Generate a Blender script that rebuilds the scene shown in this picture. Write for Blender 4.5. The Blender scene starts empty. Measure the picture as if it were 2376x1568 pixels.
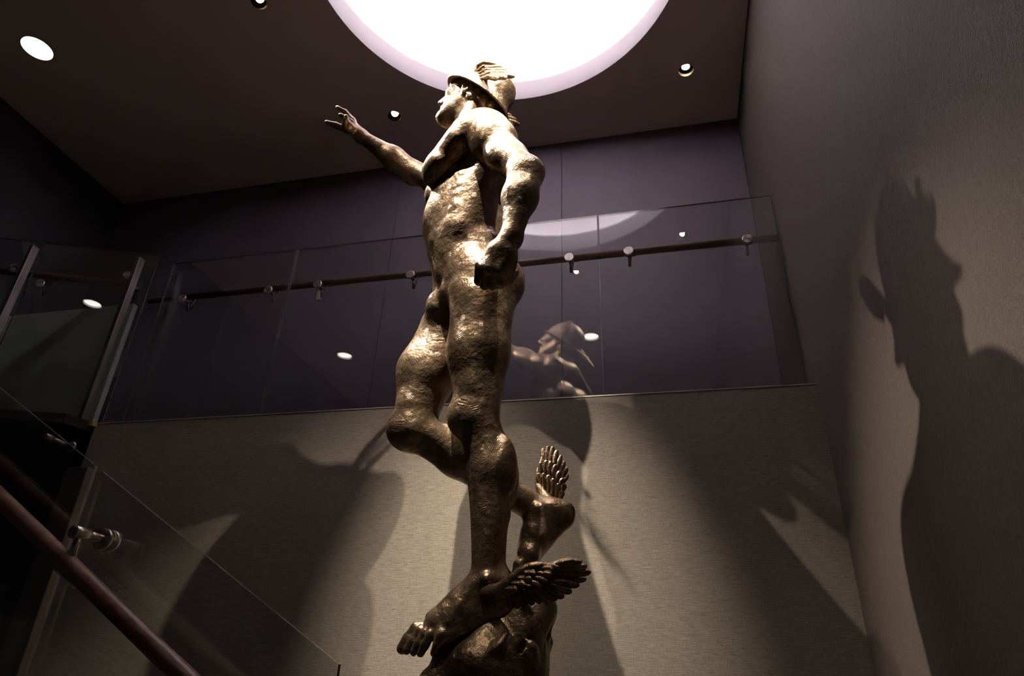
import bpy, bmesh, math, random
import numpy as np
from mathutils import Vector, Matrix

scene = bpy.context.scene
C = scene.collection
random.seed(7)

# ------------------------------------------------------------------ camera
# vanishing points of the room give the lens and the camera's tilt (image taken as 2376 x 1568)
PP = np.array([1188.0, 784.0]); FPX = 1518.0
_Z = np.array([115.0, -2880.0, FPX]); _X = np.array([6888.0, -525.0, -FPX])
_Z /= np.linalg.norm(_Z); _X -= _Z * (_X @ _Z); _X /= np.linalg.norm(_X); _Y = np.cross(_Z, _X)
RW = np.array([_X, _Y, _Z])              # world = RW @ camera ray (x right, y down, z forward)

def ray(px, py):
    return RW @ np.array([px - PP[0], py - PP[1], FPX])

def pix(px, py, y=None, x=None, z=None):
    r = ray(px, py)
    t = y / r[1] if y is not None else (x / r[0] if x is not None else z / r[2])
    return r * t

cam = bpy.data.cameras.new('camera'); cam.sensor_width = 36.0; cam.lens = FPX / 2376.0 * 36.0
cam.clip_start = 0.02
cam_o = bpy.data.objects.new('camera', cam); C.objects.link(cam_o)
m = Matrix.Identity(4)
for i in range(3):
    m[i][0] = RW[i, 0]; m[i][1] = -RW[i, 1]; m[i][2] = -RW[i, 2]
cam_o.matrix_world = m
scene.camera = cam_o

# ------------------------------------------------------------------ world, exposure
world = bpy.data.worlds.new('world'); scene.world = world; world.use_nodes = True
world.node_tree.nodes['Background'].inputs[0].default_value = (0.02, 0.022, 0.03, 1)
world.node_tree.nodes['Background'].inputs[1].default_value = 0.0
scene.view_settings.view_transform = 'Standard'
scene.view_settings.look = 'None'
scene.view_settings.exposure = -0.12
scene.view_settings.gamma = 1.0
scene.view_settings.use_curve_mapping = False

# room dimensions (metres, eye of the photographer at the origin)
D0 = 3.1          # face of the parapet
GY = 3.26         # glass guard set on it
D1 = 3.92         # rear wall of the gallery
XR = 0.729        # right wall
XL = -4.836       # left wall
H = 3.891         # ceiling
LZ = 1.313        # top of the parapet = gallery floor
FL = -1.55        # lower floor
YB = -3.2         # wall behind the photographer

# spots in the ceiling, round the dome: (x, y, watts, aim)
SPOTS = [((-1.869, 3.393), 300, (-0.74, 2.08, 1.8), 34), ((-2.378, 2.297), 1900, (-0.72, 2.05, 1.60), 33),
         ((0.348, 3.391), 60, (0.1, 3.1, 0.0), 30),
         ((0.32, 1.150), 1150, (-0.76, 2.07, 1.75), 32), ((-0.782, 0.678), 2150, (-0.74, 2.07, 1.65), 29),
         ((-1.850, 0.680), 750, (-0.76, 2.07, 1.60), 28)]

# ------------------------------------------------------------------ helpers
def V(p): return Vector((float(p[0]), float(p[1]), float(p[2])))

def tag(o, label=None, cat=None, group=None, kind=None):
    if label: o['label'] = label
    if cat: o['category'] = cat
    if group: o['group'] = group
    if kind: o['kind'] = kind
    return o

def link(name, me, mats=None, parent=None, loc=None):
    o = bpy.data.objects.new(name, me); C.objects.link(o)
    if mats is not None:
        for mt in (mats if isinstance(mats, (list, tuple)) else [mats]):
            me.materials.append(mt)
    if loc is not None: o.location = loc
    if parent is not None:
        o.parent = parent
        pw = parent.location.copy(); q = parent.parent
        while q is not None: pw += q.location; q = q.parent
        o.location = (Vector(loc) if loc is not None else Vector((0, 0, 0))) - pw
    return o

def obj(name, bm, mats, parent=None, smooth=False):
    me = bpy.data.meshes.new(name); bmesh.ops.recalc_face_normals(bm, faces=bm.faces[:])
    bm.to_mesh(me); bm.free()
    if smooth:
        me.polygons.foreach_set('use_smooth', [True] * len(me.polygons))
    return link(name, me, mats, parent)

def empty(name, loc=(0, 0, 0)):
    o = bpy.data.objects.new(name, None); C.objects.link(o); o.location = loc
    o.empty_display_size = 0.1
    return o

def box(bm, x0, x1, y0, y1, z0, z1, bev=0.0):
    vs = [bm.verts.new((x, y, z)) for x in (x0, x1) for y in (y0, y1) for z in (z0, z1)]
    f = [(0, 1, 3, 2), (4, 6, 7, 5), (0, 4, 5, 1), (2, 3, 7, 6), (0, 2, 6, 4), (1, 5, 7, 3)]
    fs = [bm.faces.new([vs[i] for i in q]) for q in f]
    if bev > 0:
        es = list({e for q in fs for e in q.edges})
        bmesh.ops.bevel(bm, geom=es, offset=bev, segments=2, affect='EDGES', profile=0.5)
    return fs

def nbox(name, a, mats, parent=None, bev=0.0):
    bm = bmesh.new(); box(bm, *a, bev=bev); return obj(name, bm, mats, parent)

def frame(d):
    d = V(d).normalized()
    u = Vector((0, 0, 1)) if abs(d.z) < 0.9 else Vector((1, 0, 0))
    a = d.cross(u).normalized(); b = d.cross(a).normalized()
    return d, a, b

def tube(bm, pts, r, seg=16, cap=True):
    pts = [V(p) for p in pts]; n = len(pts); rs = r if isinstance(r, (list, tuple)) else [r] * n
    d0, a, b = frame(pts[1] - pts[0]); rings = []
    for i, p in enumerate(pts):
        d = (pts[min(i + 1, n - 1)] - pts[max(i - 1, 0)]).normalized()
        a = (a - d * a.dot(d)).normalized(); b = d.cross(a).normalized()
        rings.append([bm.verts.new(p + (a * math.cos(t) + b * math.sin(t)) * rs[i]) for t in [2 * math.pi * k / seg for k in range(seg)]])
    for i in range(n - 1):
        for k in range(seg):
            bm.faces.new((rings[i][k], rings[i][(k + 1) % seg], rings[i + 1][(k + 1) % seg], rings[i + 1][k]))
    if cap:
        bm.faces.new(rings[0][::-1]); bm.faces.new(rings[-1])

def lathe(bm, c, axis, prof, seg=48, ref=None, close=False):
    """prof: list of (radius, height) along axis"""
    d, a, b = frame(axis); c = V(c); rings = []
    for r, h in prof:
        if r < 1e-6: rings.append([bm.verts.new(c + d * h)])
        else: rings.append([bm.verts.new(c + d * h + (a * math.cos(2 * math.pi * k / seg) + b * math.sin(2 * math.pi * k / seg)) * r) for k in range(seg)])
    pr = list(zip(rings, rings[1:])) + ([(rings[-1], rings[0])] if close else [])
    for p, q in pr:
        for k in range(seg):
            k2 = (k + 1) % seg
            if len(p) == 1 and len(q) == 1: continue
            if len(p) == 1: bm.faces.new((p[0], q[k2], q[k]))
            elif len(q) == 1: bm.faces.new((p[k], p[k2], q[0]))
            else: bm.faces.new((p[k], p[k2], q[k2], q[k]))

# ------------------------------------------------------------------ materials
def mat(name, col, rough=0.6, metal=0.0, spec=0.5, emit=None, estr=0.0):
    mt = bpy.data.materials.new(name); mt.use_nodes = True
    p = mt.node_tree.nodes['Principled BSDF']
    p.inputs['Base Color'].default_value = (*col, 1); p.inputs['Roughness'].default_value = rough
    p.inputs['Metallic'].default_value = metal; p.inputs['Specular IOR Level'].default_value = spec
    if emit:
        p.inputs['Emission Color'].default_value = (*emit, 1); p.inputs['Emission Strength'].default_value = estr
    return mt

class NT:
    def __init__(s, mt): s.t = mt.node_tree; s.p = s.t.nodes['Principled BSDF']
    def n(s, typ, **kw):
        nd = s.t.nodes.new(typ)
        for k, v in kw.items():
            if k in nd.inputs: nd.inputs[k].default_value = v
            else: setattr(nd, k, v)
        return nd
    def l(s, a, ao, b, bi): s.t.links.new(a.outputs[ao], b.inputs[bi])

def coords(t, scale=(1, 1, 1), rot=(0, 0, 0)):
    tc = t.n('ShaderNodeTexCoord'); mp = t.n('ShaderNodeMapping')
    mp.inputs['Scale'].default_value = scale; mp.inputs['Rotation'].default_value = rot
    t.l(tc, 'Object', mp, 'Vector'); return mp

def noise_mat(name, c1, c2, scale, rough=0.6, bump=0.0, stretch=(1, 1, 1), detail=4.0, metal=0.0, dist=0.01, lo=0.35, hi=0.65, spec=0.5):
    mt = mat(name, c1, rough, metal, spec); t = NT(mt)
    mp = coords(t, stretch); nz = t.n('ShaderNodeTexNoise', Scale=scale, Detail=detail)
    t.l(mp, 0, nz, 'Vector')
    r = t.n('ShaderNodeValToRGB'); e = r.color_ramp.elements
    e[0].position = lo; e[0].color = (*c1, 1); e[1].position = hi; e[1].color = (*c2, 1)
    t.l(nz, 'Fac', r, 'Fac'); t.l(r, 0, t.p, 'Base Color')
    if bump:
        b = t.n('ShaderNodeBump', Strength=bump, Distance=dist); t.l(nz, 'Fac', b, 'Height'); t.l(b, 0, t.p, 'Normal')
    return mt
# ------------------------------------------------------------------ materials of the room
M_CEIL = noise_mat('ceiling_paint', (0.70, 0.59, 0.59), (0.73, 0.62, 0.62), 3.0, 0.85)
M_FASCIA = mat('fascia_paint', (0.38, 0.36, 0.375), 0.8)
M_COVE = mat('cove_paint', (0.86, 0.83, 0.84), 0.8)
M_PANEL = noise_mat('wall_panel_paint', (0.100, 0.080, 0.104), (0.110, 0.088, 0.114), 6.0, 0.55, 0.05, (1, 1, 1), 5.0, 0, 0.002)
M_DARK = noise_mat('dark_wall_paint', (0.030, 0.030, 0.038), (0.036, 0.035, 0.044), 4.0, 0.7)
M_GAP = mat('joint_shadow_gap', (0.02, 0.02, 0.022), 0.9)

def fabric_mat():
    mt = mat('grasscloth_wallcovering', (0.3, 0.28, 0.24), 0.85, 0, 0.25); t = NT(mt)
    mp = coords(t, (22, 22, 620)); n1 = t.n('ShaderNodeTexNoise', Scale=1.0, Detail=4.0, Roughness=0.65); t.l(mp, 0, n1, 'Vector')
    mq = coords(t, (260, 260, 40)); n2 = t.n('ShaderNodeTexNoise', Scale=1.0, Detail=2.0); t.l(mq, 0, n2, 'Vector')
    mx = t.n('ShaderNodeMath', operation='MULTIPLY_ADD'); mx.inputs[1].default_value = 0.35; t.l(n2, 'Fac', mx, 0); t.l(n1, 'Fac', mx, 2)
    r = t.n('ShaderNodeValToRGB'); e = r.color_ramp.elements
    e[0].position = 0.48; e[0].color = (0.108, 0.093, 0.077, 1); e[1].position = 0.86; e[1].color = (0.248, 0.218, 0.182, 1)
    t.l(mx, 0, r, 'Fac'); t.l(r, 0, t.p, 'Base Color')
    b = t.n('ShaderNodeBump', Strength=0.5, Distance=0.003); t.l(mx, 0, b, 'Height'); t.l(b, 0, t.p, 'Normal')
    return mt
M_FABRIC = fabric_mat()

def hide_mat():
    mt = mat('embossed_wallcovering', (0.3, 0.26, 0.23), 0.7, 0, 0.35); t = NT(mt)
    mp = coords(t, (1, 1, 0.5)); n1 = t.n('ShaderNodeTexNoise', Scale=110.0, Detail=3.0, Roughness=0.6); n1.inputs['Distortion'].default_value = 1.2; t.l(mp, 0, n1, 'Vector')
    r = t.n('ShaderNodeValToRGB'); e = r.color_ramp.elements
    e[0].position = 0.35; e[0].color = (0.050, 0.037, 0.033, 1); e[1].position = 0.7; e[1].color = (0.076, 0.058, 0.050, 1)
    t.l(n1, 'Fac', r, 'Fac'); t.l(r, 0, t.p, 'Base Color')
    b = t.n('ShaderNodeBump', Strength=0.6, Distance=0.004); t.l(n1, 'Fac', b, 'Height'); t.l(b, 0, t.p, 'Normal')
    return mt
M_HIDE = hide_mat()

def wood_mat(name, c1, c2, rough):
    mt = mat(name, c1, rough); t = NT(mt)
    mp = coords(t, (3, 40, 40)); n1 = t.n('ShaderNodeTexNoise', Scale=2.0, Detail=5.0); t.l(mp, 0, n1, 'Vector')
    r = t.n('ShaderNodeValToRGB'); e = r.color_ramp.elements
    e[0].position = 0.35; e[0].color = (*c1, 1); e[1].position = 0.7; e[1].color = (*c2, 1)
    t.l(n1, 'Fac', r, 'Fac'); t.l(r, 0, t.p, 'Base Color')
    return mt
M_WOOD = wood_mat('dark_walnut', (0.085, 0.037, 0.022), (0.14, 0.063, 0.037), 0.45)
M_STEEL = noise_mat('brushed_steel', (0.42, 0.39, 0.38), (0.55, 0.51, 0.50), 60, 0.28, 0, (1, 1, 0.05), 2, 1.0)
M_POST = noise_mat('bronze_grey_steel', (0.15, 0.13, 0.128), (0.20, 0.17, 0.168), 40, 0.42, 0, (1, 1, 0.05), 2, 1.0)
M_SPUN = mat('spun_steel', (0.62, 0.57, 0.56), 0.30, 1.0)
M_SPUN.node_tree.nodes['Principled BSDF'].inputs['Anisotropic'].default_value = 0.85
_t = NT(M_SPUN); _g = _t.n('ShaderNodeTangent', direction_type='RADIAL', axis='Y'); _t.l(_g, 0, _t.p, 'Tangent')
M_BLACK = mat('black_metal', (0.02, 0.02, 0.02), 0.5, 0.3)
M_TRIM = mat('pale_metal_trim', (0.55, 0.52, 0.50), 0.4, 0.6)
M_FLOOR = noise_mat('stone_floor', (0.10, 0.09, 0.085), (0.15, 0.135, 0.125), 5, 0.45)
M_GREY = noise_mat('grey_green_panel', (0.46, 0.50, 0.49), (0.52, 0.56, 0.55), 3, 0.5)
M_SLAB = mat('dark_stained_edge', (0.014, 0.010, 0.008), 0.9, 0, 0.1)
M_BRASS = mat('brass', (0.65, 0.47, 0.18), 0.35, 0.9)
M_REFLECTION = mat('reflection_beige', (0.55, 0.50, 0.40), 0.5)

def glass_mat():
    mt = bpy.data.materials.new('clear_glass'); mt.use_nodes = True; nt = mt.node_tree; nt.nodes.clear()
    out = nt.nodes.new('ShaderNodeOutputMaterial'); mix = nt.nodes.new('ShaderNodeMixShader')
    tr = nt.nodes.new('ShaderNodeBsdfTransparent'); tr.inputs[0].default_value = (0.94, 0.955, 0.955, 1)
    gl = nt.nodes.new('ShaderNodeBsdfGlossy'); gl.inputs['Roughness'].default_value = 0.0; gl.inputs[0].default_value = (1, 1, 1, 1)
    lw = nt.nodes.new('ShaderNodeLayerWeight'); lw.inputs[0].default_value = 0.5
    pw = nt.nodes.new('ShaderNodeMath'); pw.operation = 'POWER'; pw.inputs[1].default_value = 5.0
    ma = nt.nodes.new('ShaderNodeMath'); ma.operation = 'MULTIPLY_ADD'; ma.inputs[1].default_value = 0.95; ma.inputs[2].default_value = 0.12
    L = nt.links.new
    L(lw.outputs['Facing'], pw.inputs[0]); L(pw.outputs[0], ma.inputs[0]); L(ma.outputs[0], mix.inputs[0])
    L(tr.outputs[0], mix.inputs[1]); L(gl.outputs[0], mix.inputs[2]); L(mix.outputs[0], out.inputs[0])
    return mt
M_GLASS = glass_mat()
M_EDGE = mat('glass_edge', (0.11, 0.115, 0.115), 0.2, 0.0, 0.6)

def glass_panel(name, a, b, z0, z1, th=0.012, dz=0.0):
    """upright pane from a to b (x, y); dz raises the b end (stair pane)"""
    bm = bmesh.new(); a = Vector((a[0], a[1], 0)); b = Vector((b[0], b[1], 0)); d = (b - a).normalized(); n = Vector((-d.y, d.x, 0)) * th / 2
    vs = []
    for s in (-1, 1):
        for p, k in ((a, 0), (b, dz)):
            for z in (z0, z1): vs.append(bm.verts.new((p.x + n.x * s, p.y + n.y * s, z + k)))
    for i, q in enumerate([(0, 1, 3, 2), (4, 6, 7, 5), (0, 4, 5, 1), (2, 3, 7, 6), (0, 2, 6, 4), (1, 5, 7, 3)]):
        f = bm.faces.new([vs[j] for j in q]); f.material_index = 0 if i < 2 else 1
    return obj(name, bm, [M_GLASS, M_EDGE])

# ------------------------------------------------------------------ shell
tag(nbox('floor', (XL - .2, XR + .2, YB - .2, D1 + .2, FL - .1, FL), M_FLOOR), 'dark stone floor of the lower hall', 'floor', kind='structure')
tag(nbox('wall_right', (XR, XR + .15, YB, D1, FL, H + .02), M_HIDE), 'grey-brown embossed side wall carrying the statue shadow', 'wall', kind='structure')
tag(nbox('wall_left', (XL - .15, XL, YB, D1, FL, H + .02), M_DARK), 'dark blue-grey painted side wall', 'wall', kind='structure')
tag(nbox('wall_front', (XL, XR, YB - .15, YB, FL, H + .02), M_DARK), 'dark wall opposite the gallery', 'wall', kind='structure')
wb = tag(nbox('wall_back', (XL, XR, D1 + .02, D1 + .15, FL, H + .02), M_GAP), 'purple-grey panelled rear wall of the gallery', 'wall', kind='structure')
sx = [XL, -3.37, -2.0, -0.63, XR]
for i in range(4):
    nbox('panel', (sx[i] + .002, sx[i + 1] - .002, D1, D1 + .02, LZ, H + .02), M_PANEL, wb)
nbox('lower_panel', (XL, -3.3, D1, D1 + .02, FL, LZ), M_DARK, wb)

# parapet wall with grasscloth, its metal trim and the gallery floor
pw = tag(nbox('wall_parapet', (-3.37, XR, D0, D0 + .30, FL, LZ - .006), M_FABRIC), 'beige grasscloth parapet wall below the glass guard', 'wall', kind='structure')
nbox('edge_trim', (-3.37, XR, D0 - .003, D0 + .30, LZ - .006, LZ), M_TRIM, pw)
bm = bmesh.new()
poly = [(-3.37, D0 + .30), (XR, D0 + .30), (XR, D1), (XL, D1), (XL, 2.40), (-3.42, 2.93), (-3.37, D0)]
top = [bm.verts.new((x, y, LZ - .002)) for x, y in poly]; bot = [bm.verts.new((x, y, LZ - .06)) for x, y in poly]
bm.faces.new(top); bm.faces.new(bot[::-1])
for i in range(len(poly)): bm.faces.new((top[i], bot[i], bot[(i + 1) % len(poly)], top[(i + 1) % len(poly)]))
tag(obj('floor_gallery', bm, M_SLAB), 'gallery floor slab behind the parapet with brown edge', 'floor', kind='structure')
tag(nbox('wall_recess', (-3.37, -3.30, D0 + .30, D1, FL, LZ - .06), M_DARK), 'dark return wall under the gallery', 'wall', kind='structure')
tag(nbox('parapet_panel', (XL, -3.47, 3.16, 3.20, LZ - .002, 2.21), M_GREY, bev=.004), 'grey-green solid panel behind the angled glass at the gallery end', 'panel')
tag(nbox('brass_plate', (-3.40, -3.355, 3.06, 3.10, 1.285, 1.313), M_BRASS), 'small brass plate on the gallery floor edge beside the parapet', 'plate')
WP = pix(743, 686, y=D1)  # solid beige block drawn in place of a small warm reflection in the glass
tag(nbox('reflection_block', (WP[0] - .026, WP[0] + .026, D1 - .014, D1, WP[2] - .042, WP[2] + .042), M_REFLECTION, bev=.006), 'small beige block standing in for a warm reflection, on the purple panelling', 'plate')

# ceiling with the round cove, spots and downlights cut out
CX, CY, CR = -0.774, 2.268, 1.151
DOWN = [(-4.161, 2.301), (-0.80, -0.785), (-4.19, -0.80)]
def circle(bm, c, r, z, seg):
    vs = [bm.verts.new((c[0] + r * math.cos(2 * math.pi * k / seg), c[1] + r * math.sin(2 * math.pi * k / seg), z)) for k in range(seg)]
    return vs, [bm.edges.new((vs[k], vs[(k + 1) % seg])) for k in range(seg)]
bm = bmesh.new()
vs = [bm.verts.new(p) for p in ((XL, YB, H), (XR, YB, H), (XR, D1, H), (XL, D1, H))]
es = [bm.edges.new((vs[i], vs[(i + 1) % 4])) for i in range(4)]
es += circle(bm, (CX, CY), CR, H, 128)[1]
for (p, *_) in SPOTS: es += circle(bm, p, 0.052, H, 28)[1]
for p in DOWN: es += circle(bm, p, 0.10, H, 36)[1]
bmesh.ops.triangle_fill(bm, use_beauty=True, edges=es)
ceil = tag(obj('ceiling', bm, M_CEIL), 'dark-lit flat ceiling with a round opening over the statue', 'ceiling', kind='structure')
cove = empty('light_cove', (CX, CY, H))
tag(cove, 'large round white lit ceiling dome above the statue', 'ceiling light')
bm = bmesh.new(); lathe(bm, (CX, CY, H), (0, 0, 1), [(CR + .02, .19), (CR, .19), (CR, 0.0)], 128); obj('fascia_ring', bm, M_FASCIA, cove, True)
bm = bmesh.new(); prof = [(CR + .02, .19), (CR + .02, .06), (CR + .22, .06), (CR + .22, .24)] + [((CR + .22) * math.cos(a), .24 + .50 * math.sin(a)) for a in [math.pi / 2 * k / 14 for k in range(1, 14)]] + [(0, .74)]
lathe(bm, (CX, CY, H), (0, 0, 1), prof, 128); obj('dome', bm, M_COVE, cove, True)
M_STRIP = mat('led_strip', (1, 1, 1), 0.5, emit=(1.0, 0.90, 0.95), estr=195.0)
bm = bmesh.new(); tube(bm, [(CX + (CR + .17) * math.cos(2 * math.pi * k / 96), CY + (CR + .17) * math.sin(2 * math.pi * k / 96), H + .10) for k in range(97)], 0.014, 8, False)
obj('light_strip', bm, M_STRIP, cove, True)

# ceiling spots
M_LAMP = mat('lamp_glow', (1, 1, 1), 0.5, emit=(1.0, 0.80, 0.50), estr=60.0)
M_DOWN = mat('downlight_glow', (1, 1, 1), 0.5, emit=(1.0, 0.95, 0.84), estr=5.0)
M_CAN = mat('dark_reflector', (0.10, 0.085, 0.07), 0.35, 0.8)
WARM = (1.0, 0.86, 0.69)
SPOT_LABELS = ['dazzling spot in the ceiling beside the dome, above the bronze hand', 'spot beyond the dome rim shining towards the embossed side wall',
               'small recessed spot in the corner of ceiling by the embossed wall', 'ceiling spot by the embossed wall aimed at the statue from the front',
               'ceiling spot aimed straight at the front of the statue', 'ceiling spot aimed at the statue from the stair side']
for i, ((x, y), watts, aim, ang) in enumerate(SPOTS):
    f = empty('ceiling_spot', (x, y, H)); tag(f, SPOT_LABELS[i], 'spotlight', 'adjustable spots around the dome')
    bm = bmesh.new(); lathe(bm, (x, y, H), (0, 0, 1), [(.052, 0), (.052, .11), (0, .11)], 28); obj('can', bm, M_CAN, f, True)
    d = (Vector(aim) - Vector((x, y, H))).normalized(); c = Vector((x, y, H + .038))
    bm = bmesh.new(); lathe(bm, c, d, [(0, 0.0), (.028, 0.0), (.028, -.004), (0, -.004)], 24); obj('lamp', bm, M_LAMP, f)
    bm = bmesh.new(); lathe(bm, c, d, [(.028, .004), (.033, .004), (.033, -.055), (0, -.055)], 24); obj('lamp_holder', bm, M_BLACK, f, True)
    l = bpy.data.lights.new('spot', 'SPOT'); l.energy = watts; l.color = WARM; l.spot_size = math.radians(ang); l.spot_blend = 1.0; l.shadow_soft_size = 0.014
    o = bpy.data.objects.new('spot_beam', l); C.objects.link(o)
    o.location = c + d * 0.012; o.rotation_euler = d.to_track_quat('-Z', 'Y').to_euler()
DOWN_LABELS = ['large bright round downlight near the dark side wall', 'round downlight reflected in the glass beside the statue', 'round downlight over the stairs, reflected in the glass guard']
for i, (x, y) in enumerate(DOWN):
    f = empty('downlight', (x, y, H)); tag(f, DOWN_LABELS[i], 'downlight', 'round downlights')
    bm = bmesh.new(); lathe(bm, (x, y, H), (0, 0, 1), [(.10, 0), (.097, .012), (.094, .02)], 36); obj('reflector', bm, M_COVE, f, True)
    bm = bmesh.new(); lathe(bm, (x, y, H), (0, 0, 1), [(0, .02), (.094, .02), (.094, .025), (0, .025)], 36); obj('lens', bm, M_DOWN, f)
    l = bpy.data.lights.new('downlight', 'SPOT'); l.energy = (12, 30, 12)[i]; l.color = (1, .93, .82); l.spot_size = math.radians(110); l.spot_blend = 0.8; l.shadow_soft_size = 0.08
    o = bpy.data.objects.new('downlight_beam', l); C.objects.link(o); o.location = (x, y, H + .012)
for lab, (x, y) in (('flush round cover plate in the ceiling behind the helmet', (-0.787, 3.75)), ('flush round cover plate in the ceiling near the dark side wall', (-4.155, 3.71))):
    bm = bmesh.new(); lathe(bm, (x, y, H - .003), (0, 0, 1), [(0, 0), (.043, 0), (.045, .0015), (.045, .004), (0, .004)], 32)
    tag(obj('ceiling_plate', bm, M_CEIL), lab, 'cover plate')

# ------------------------------------------------------------------ glass guard along the parapet
GT = pix(1387, 500, y=GY)[2]
jx = [pix(402, 617, y=GY)[0], pix(690, 583, y=GY)[0], 0, pix(1387, 500, y=GY)[0], pix(1789, 453, y=GY)[0]]; jx[2] = (jx[1] + jx[3]) / 2
for k, lab in enumerate(['clear glass guard pane at the angled end of the parapet', 'clear glass guard pane behind the raised knee',
                         'clear glass guard pane behind the statue, reflecting its head', 'clear glass guard pane beside the embossed wall']):
    tag(glass_panel('glass_pane', (jx[k] + .006, GY), (jx[k + 1] - .006, GY), LZ, GT), lab, 'glass pane', 'glass guard panes')

def clamp(p, n, rail, label):
    """disc on the pane at p, facing n (towards the room); arm behind reaching the rail point"""
    p, n, rail = V(p), V(n).normalized(), V(rail)
    e = empty('rail_clamp', p); tag(e, label, 'bracket', 'steel rail brackets')
    bm = bmesh.new(); lathe(bm, p, n, [(0, .022), (.027, .022), (.030, .019), (.030, .009), (.027, .007), (0, .007)], 32); obj('disc', bm, M_SPUN, e)
    bm = bmesh.new(); lathe(bm, p, n, [(0, .009), (.011, .009), (.011, -.05), (0, -.05)], 20); obj('spindle', bm, M_STEEL, e, True)
    q = p - n * .045; k = Vector((q.x, q.y, q.z - .055)) - n * .02
    bm = bmesh.new(); tube(bm, [q, k], 0.009, 12); tube(bm, [k, rail - Vector((0, 0, .026))], 0.006, 10); obj('arm', bm, M_POST, e, True)
    bm = bmesh.new(); tube(bm, [rail + Vector((-.03, 0, -.024)), rail + Vector((.03, 0, -.024))], 0.007, 10); obj('saddle', bm, M_POST, e, True)
    return e

RY = GY + .095; RZ = float(pix(1100, 622, y=RY)[2])
bm = bmesh.new(); tube(bm, [(pix(346, 697, y=RY)[0], RY, RZ), (-2, RY, RZ), (pix(1802, 543, y=RY)[0], RY, RZ)], 0.0225, 20); h = obj('handrail', bm, M_WOOD, None, True)
tag(h, 'dark wooden handrail running behind the straight glass guard', 'handrail')
GPY = GY
for px, py, lab in ((421, 690, 'steel rail bracket on the first pane after the angled glass'), (620, 670, 'steel rail bracket just before the pane joint near the small beige reflection block'),
                    (735, 657, 'steel rail bracket above the small beige reflection block'), (950, 635, 'steel rail bracket just before the bronze thigh and hip'),
                    (1320, 595, 'steel rail bracket beside the bronze fist above the reflected head'), (1458, 580, 'steel rail bracket just past the joint by the reflected dome'),
                    (1735, 552, 'steel rail bracket closest to the embossed wall')):
    p = pix(px, py, y=GPY - .025); p[1] = GPY
    clamp(p, (0, -1, 0), (p[0] + .01, RY, RZ), lab)

# angled guard at the gallery end
A0 = pix(372, 592, z=GT)[:2]; _a1 = pix(0, 552, z=GT)[:2]; AD = (_a1 - A0) / np.linalg.norm(_a1 - A0); AN = np.array([-AD[1], AD[0]])
def on_angled(px, py, off=0.0):
    r = ray(px, py); t = ((A0 + AN * off) @ AN) / (r[:2] @ AN); return r * t
a = A0; b = on_angled(106, 564)[:2]; c = on_angled(90, 562)[:2]; d = A0 + AD * ((A0[0] - XL - .02) / -AD[0])
tag(glass_panel('glass_pane', a, b, LZ, GT), 'clear angled glass pane reflecting a crescent of the dome', 'glass pane', 'glass guard panes')
tag(glass_panel('glass_pane', c, d, LZ, GT), 'clear angled glass pane next to the dark side wall', 'glass pane', 'glass guard panes')
for (px, py, lab) in ((326, 600, 'bronze-grey flat steel post before the angled glass, near the parapet end'), (80, 573, 'bronze-grey flat steel post between the two angled panes')):
    p = on_angled(px, py, 0.045); e = empty('guard_post', (p[0], p[1], LZ)); tag(e, lab, 'post', 'gallery guard posts')
    bm = bmesh.new(); box(bm, p[0] - .012, p[0] + .018, p[1] - .025, p[1] + .025, LZ - .1, p[2], .002); obj('bar', bm, M_POST, e)
    for zz in (LZ + .05, LZ + .75):
        bm = bmesh.new(); lathe(bm, (p[0] - .012, p[1], zz), (-1, -.3, 0), [(0, -.002), (.008, -.002), (.008, .02), (0, .02)], 12); obj('bolt', bm, M_STEEL, e, True)
ra = on_angled(303, 652, -.095); rb = on_angled(0, 636, -.095); ra[2] = rb[2] = (ra[2] + rb[2]) / 2; dr = (rb - ra) / np.linalg.norm(rb - ra)
bm = bmesh.new(); tube(bm, [ra, ra + dr * .5, ra + dr * ((ra[0] - XL - .05) / -dr[0])], 0.0225, 20)
tag(obj('handrail', bm, M_WOOD, None, True), 'dark wooden handrail behind the angled glass panes', 'handrail')
for (px, py, lab) in ((296, 637, 'steel bracket beside the post near the parapet end'), (92, 656, 'steel bracket on the angled pane past the gap'), (30, 620, 'steel bracket on the angled pane next to the dark wall')):
    p = on_angled(px, py, 0.02); q = p.copy(); tt = (p[0] - ra[0]) / dr[0]; rp = ra + dr * tt
    clamp(p - np.array([AN[0], AN[1], 0]) * .02, (AN[0], AN[1], 0), rp, lab)

# ------------------------------------------------------------------ stair guard and handrail in front of the statue well
SY = 1.65; SL = 0.575
q0 = pix(788, 1541, y=SY); q1 = pix(241, 1095, y=SY); sl = (q1[2] - q0[2]) / (q0[0] - q1[0])
def stair_pane(xa, xb, lab):
    za = q0[2] + (q0[0] - xa) * sl; zb = q0[2] + (q0[0] - xb) * sl
    tag(glass_panel('glass_pane', (xa, SY), (xb, SY), za - .86, za, .012, zb - za), lab, 'glass pane', 'stair guard panes')
stair_pane(q0[0], q1[0], 'sloping glass stair pane ending beside the statue well')
stair_pane(q1[0] - .035, q1[0] - 1.15, 'sloping glass stair pane higher up the flight')
r0 = pix(430, 1572, y=1.55); r1 = pix(0, 1156, y=1.55); rd = (r1 - r0) / np.linalg.norm(r1 - r0)
bm = bmesh.new(); tube(bm, [r0 - rd * .9, r0, r1, r1 + rd * .9], 0.0245, 24)
tag(obj('stair_handrail', bm, M_WOOD, None, True), 'thick sloping wooden handrail of the stairs', 'handrail')
p = pix(190, 1085, y=1.70); e = empty('stair_post', (p[0], p[1], p[2] - 1.3)); tag(e, 'wide flat steel post behind the stair glass joint', 'post')
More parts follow.
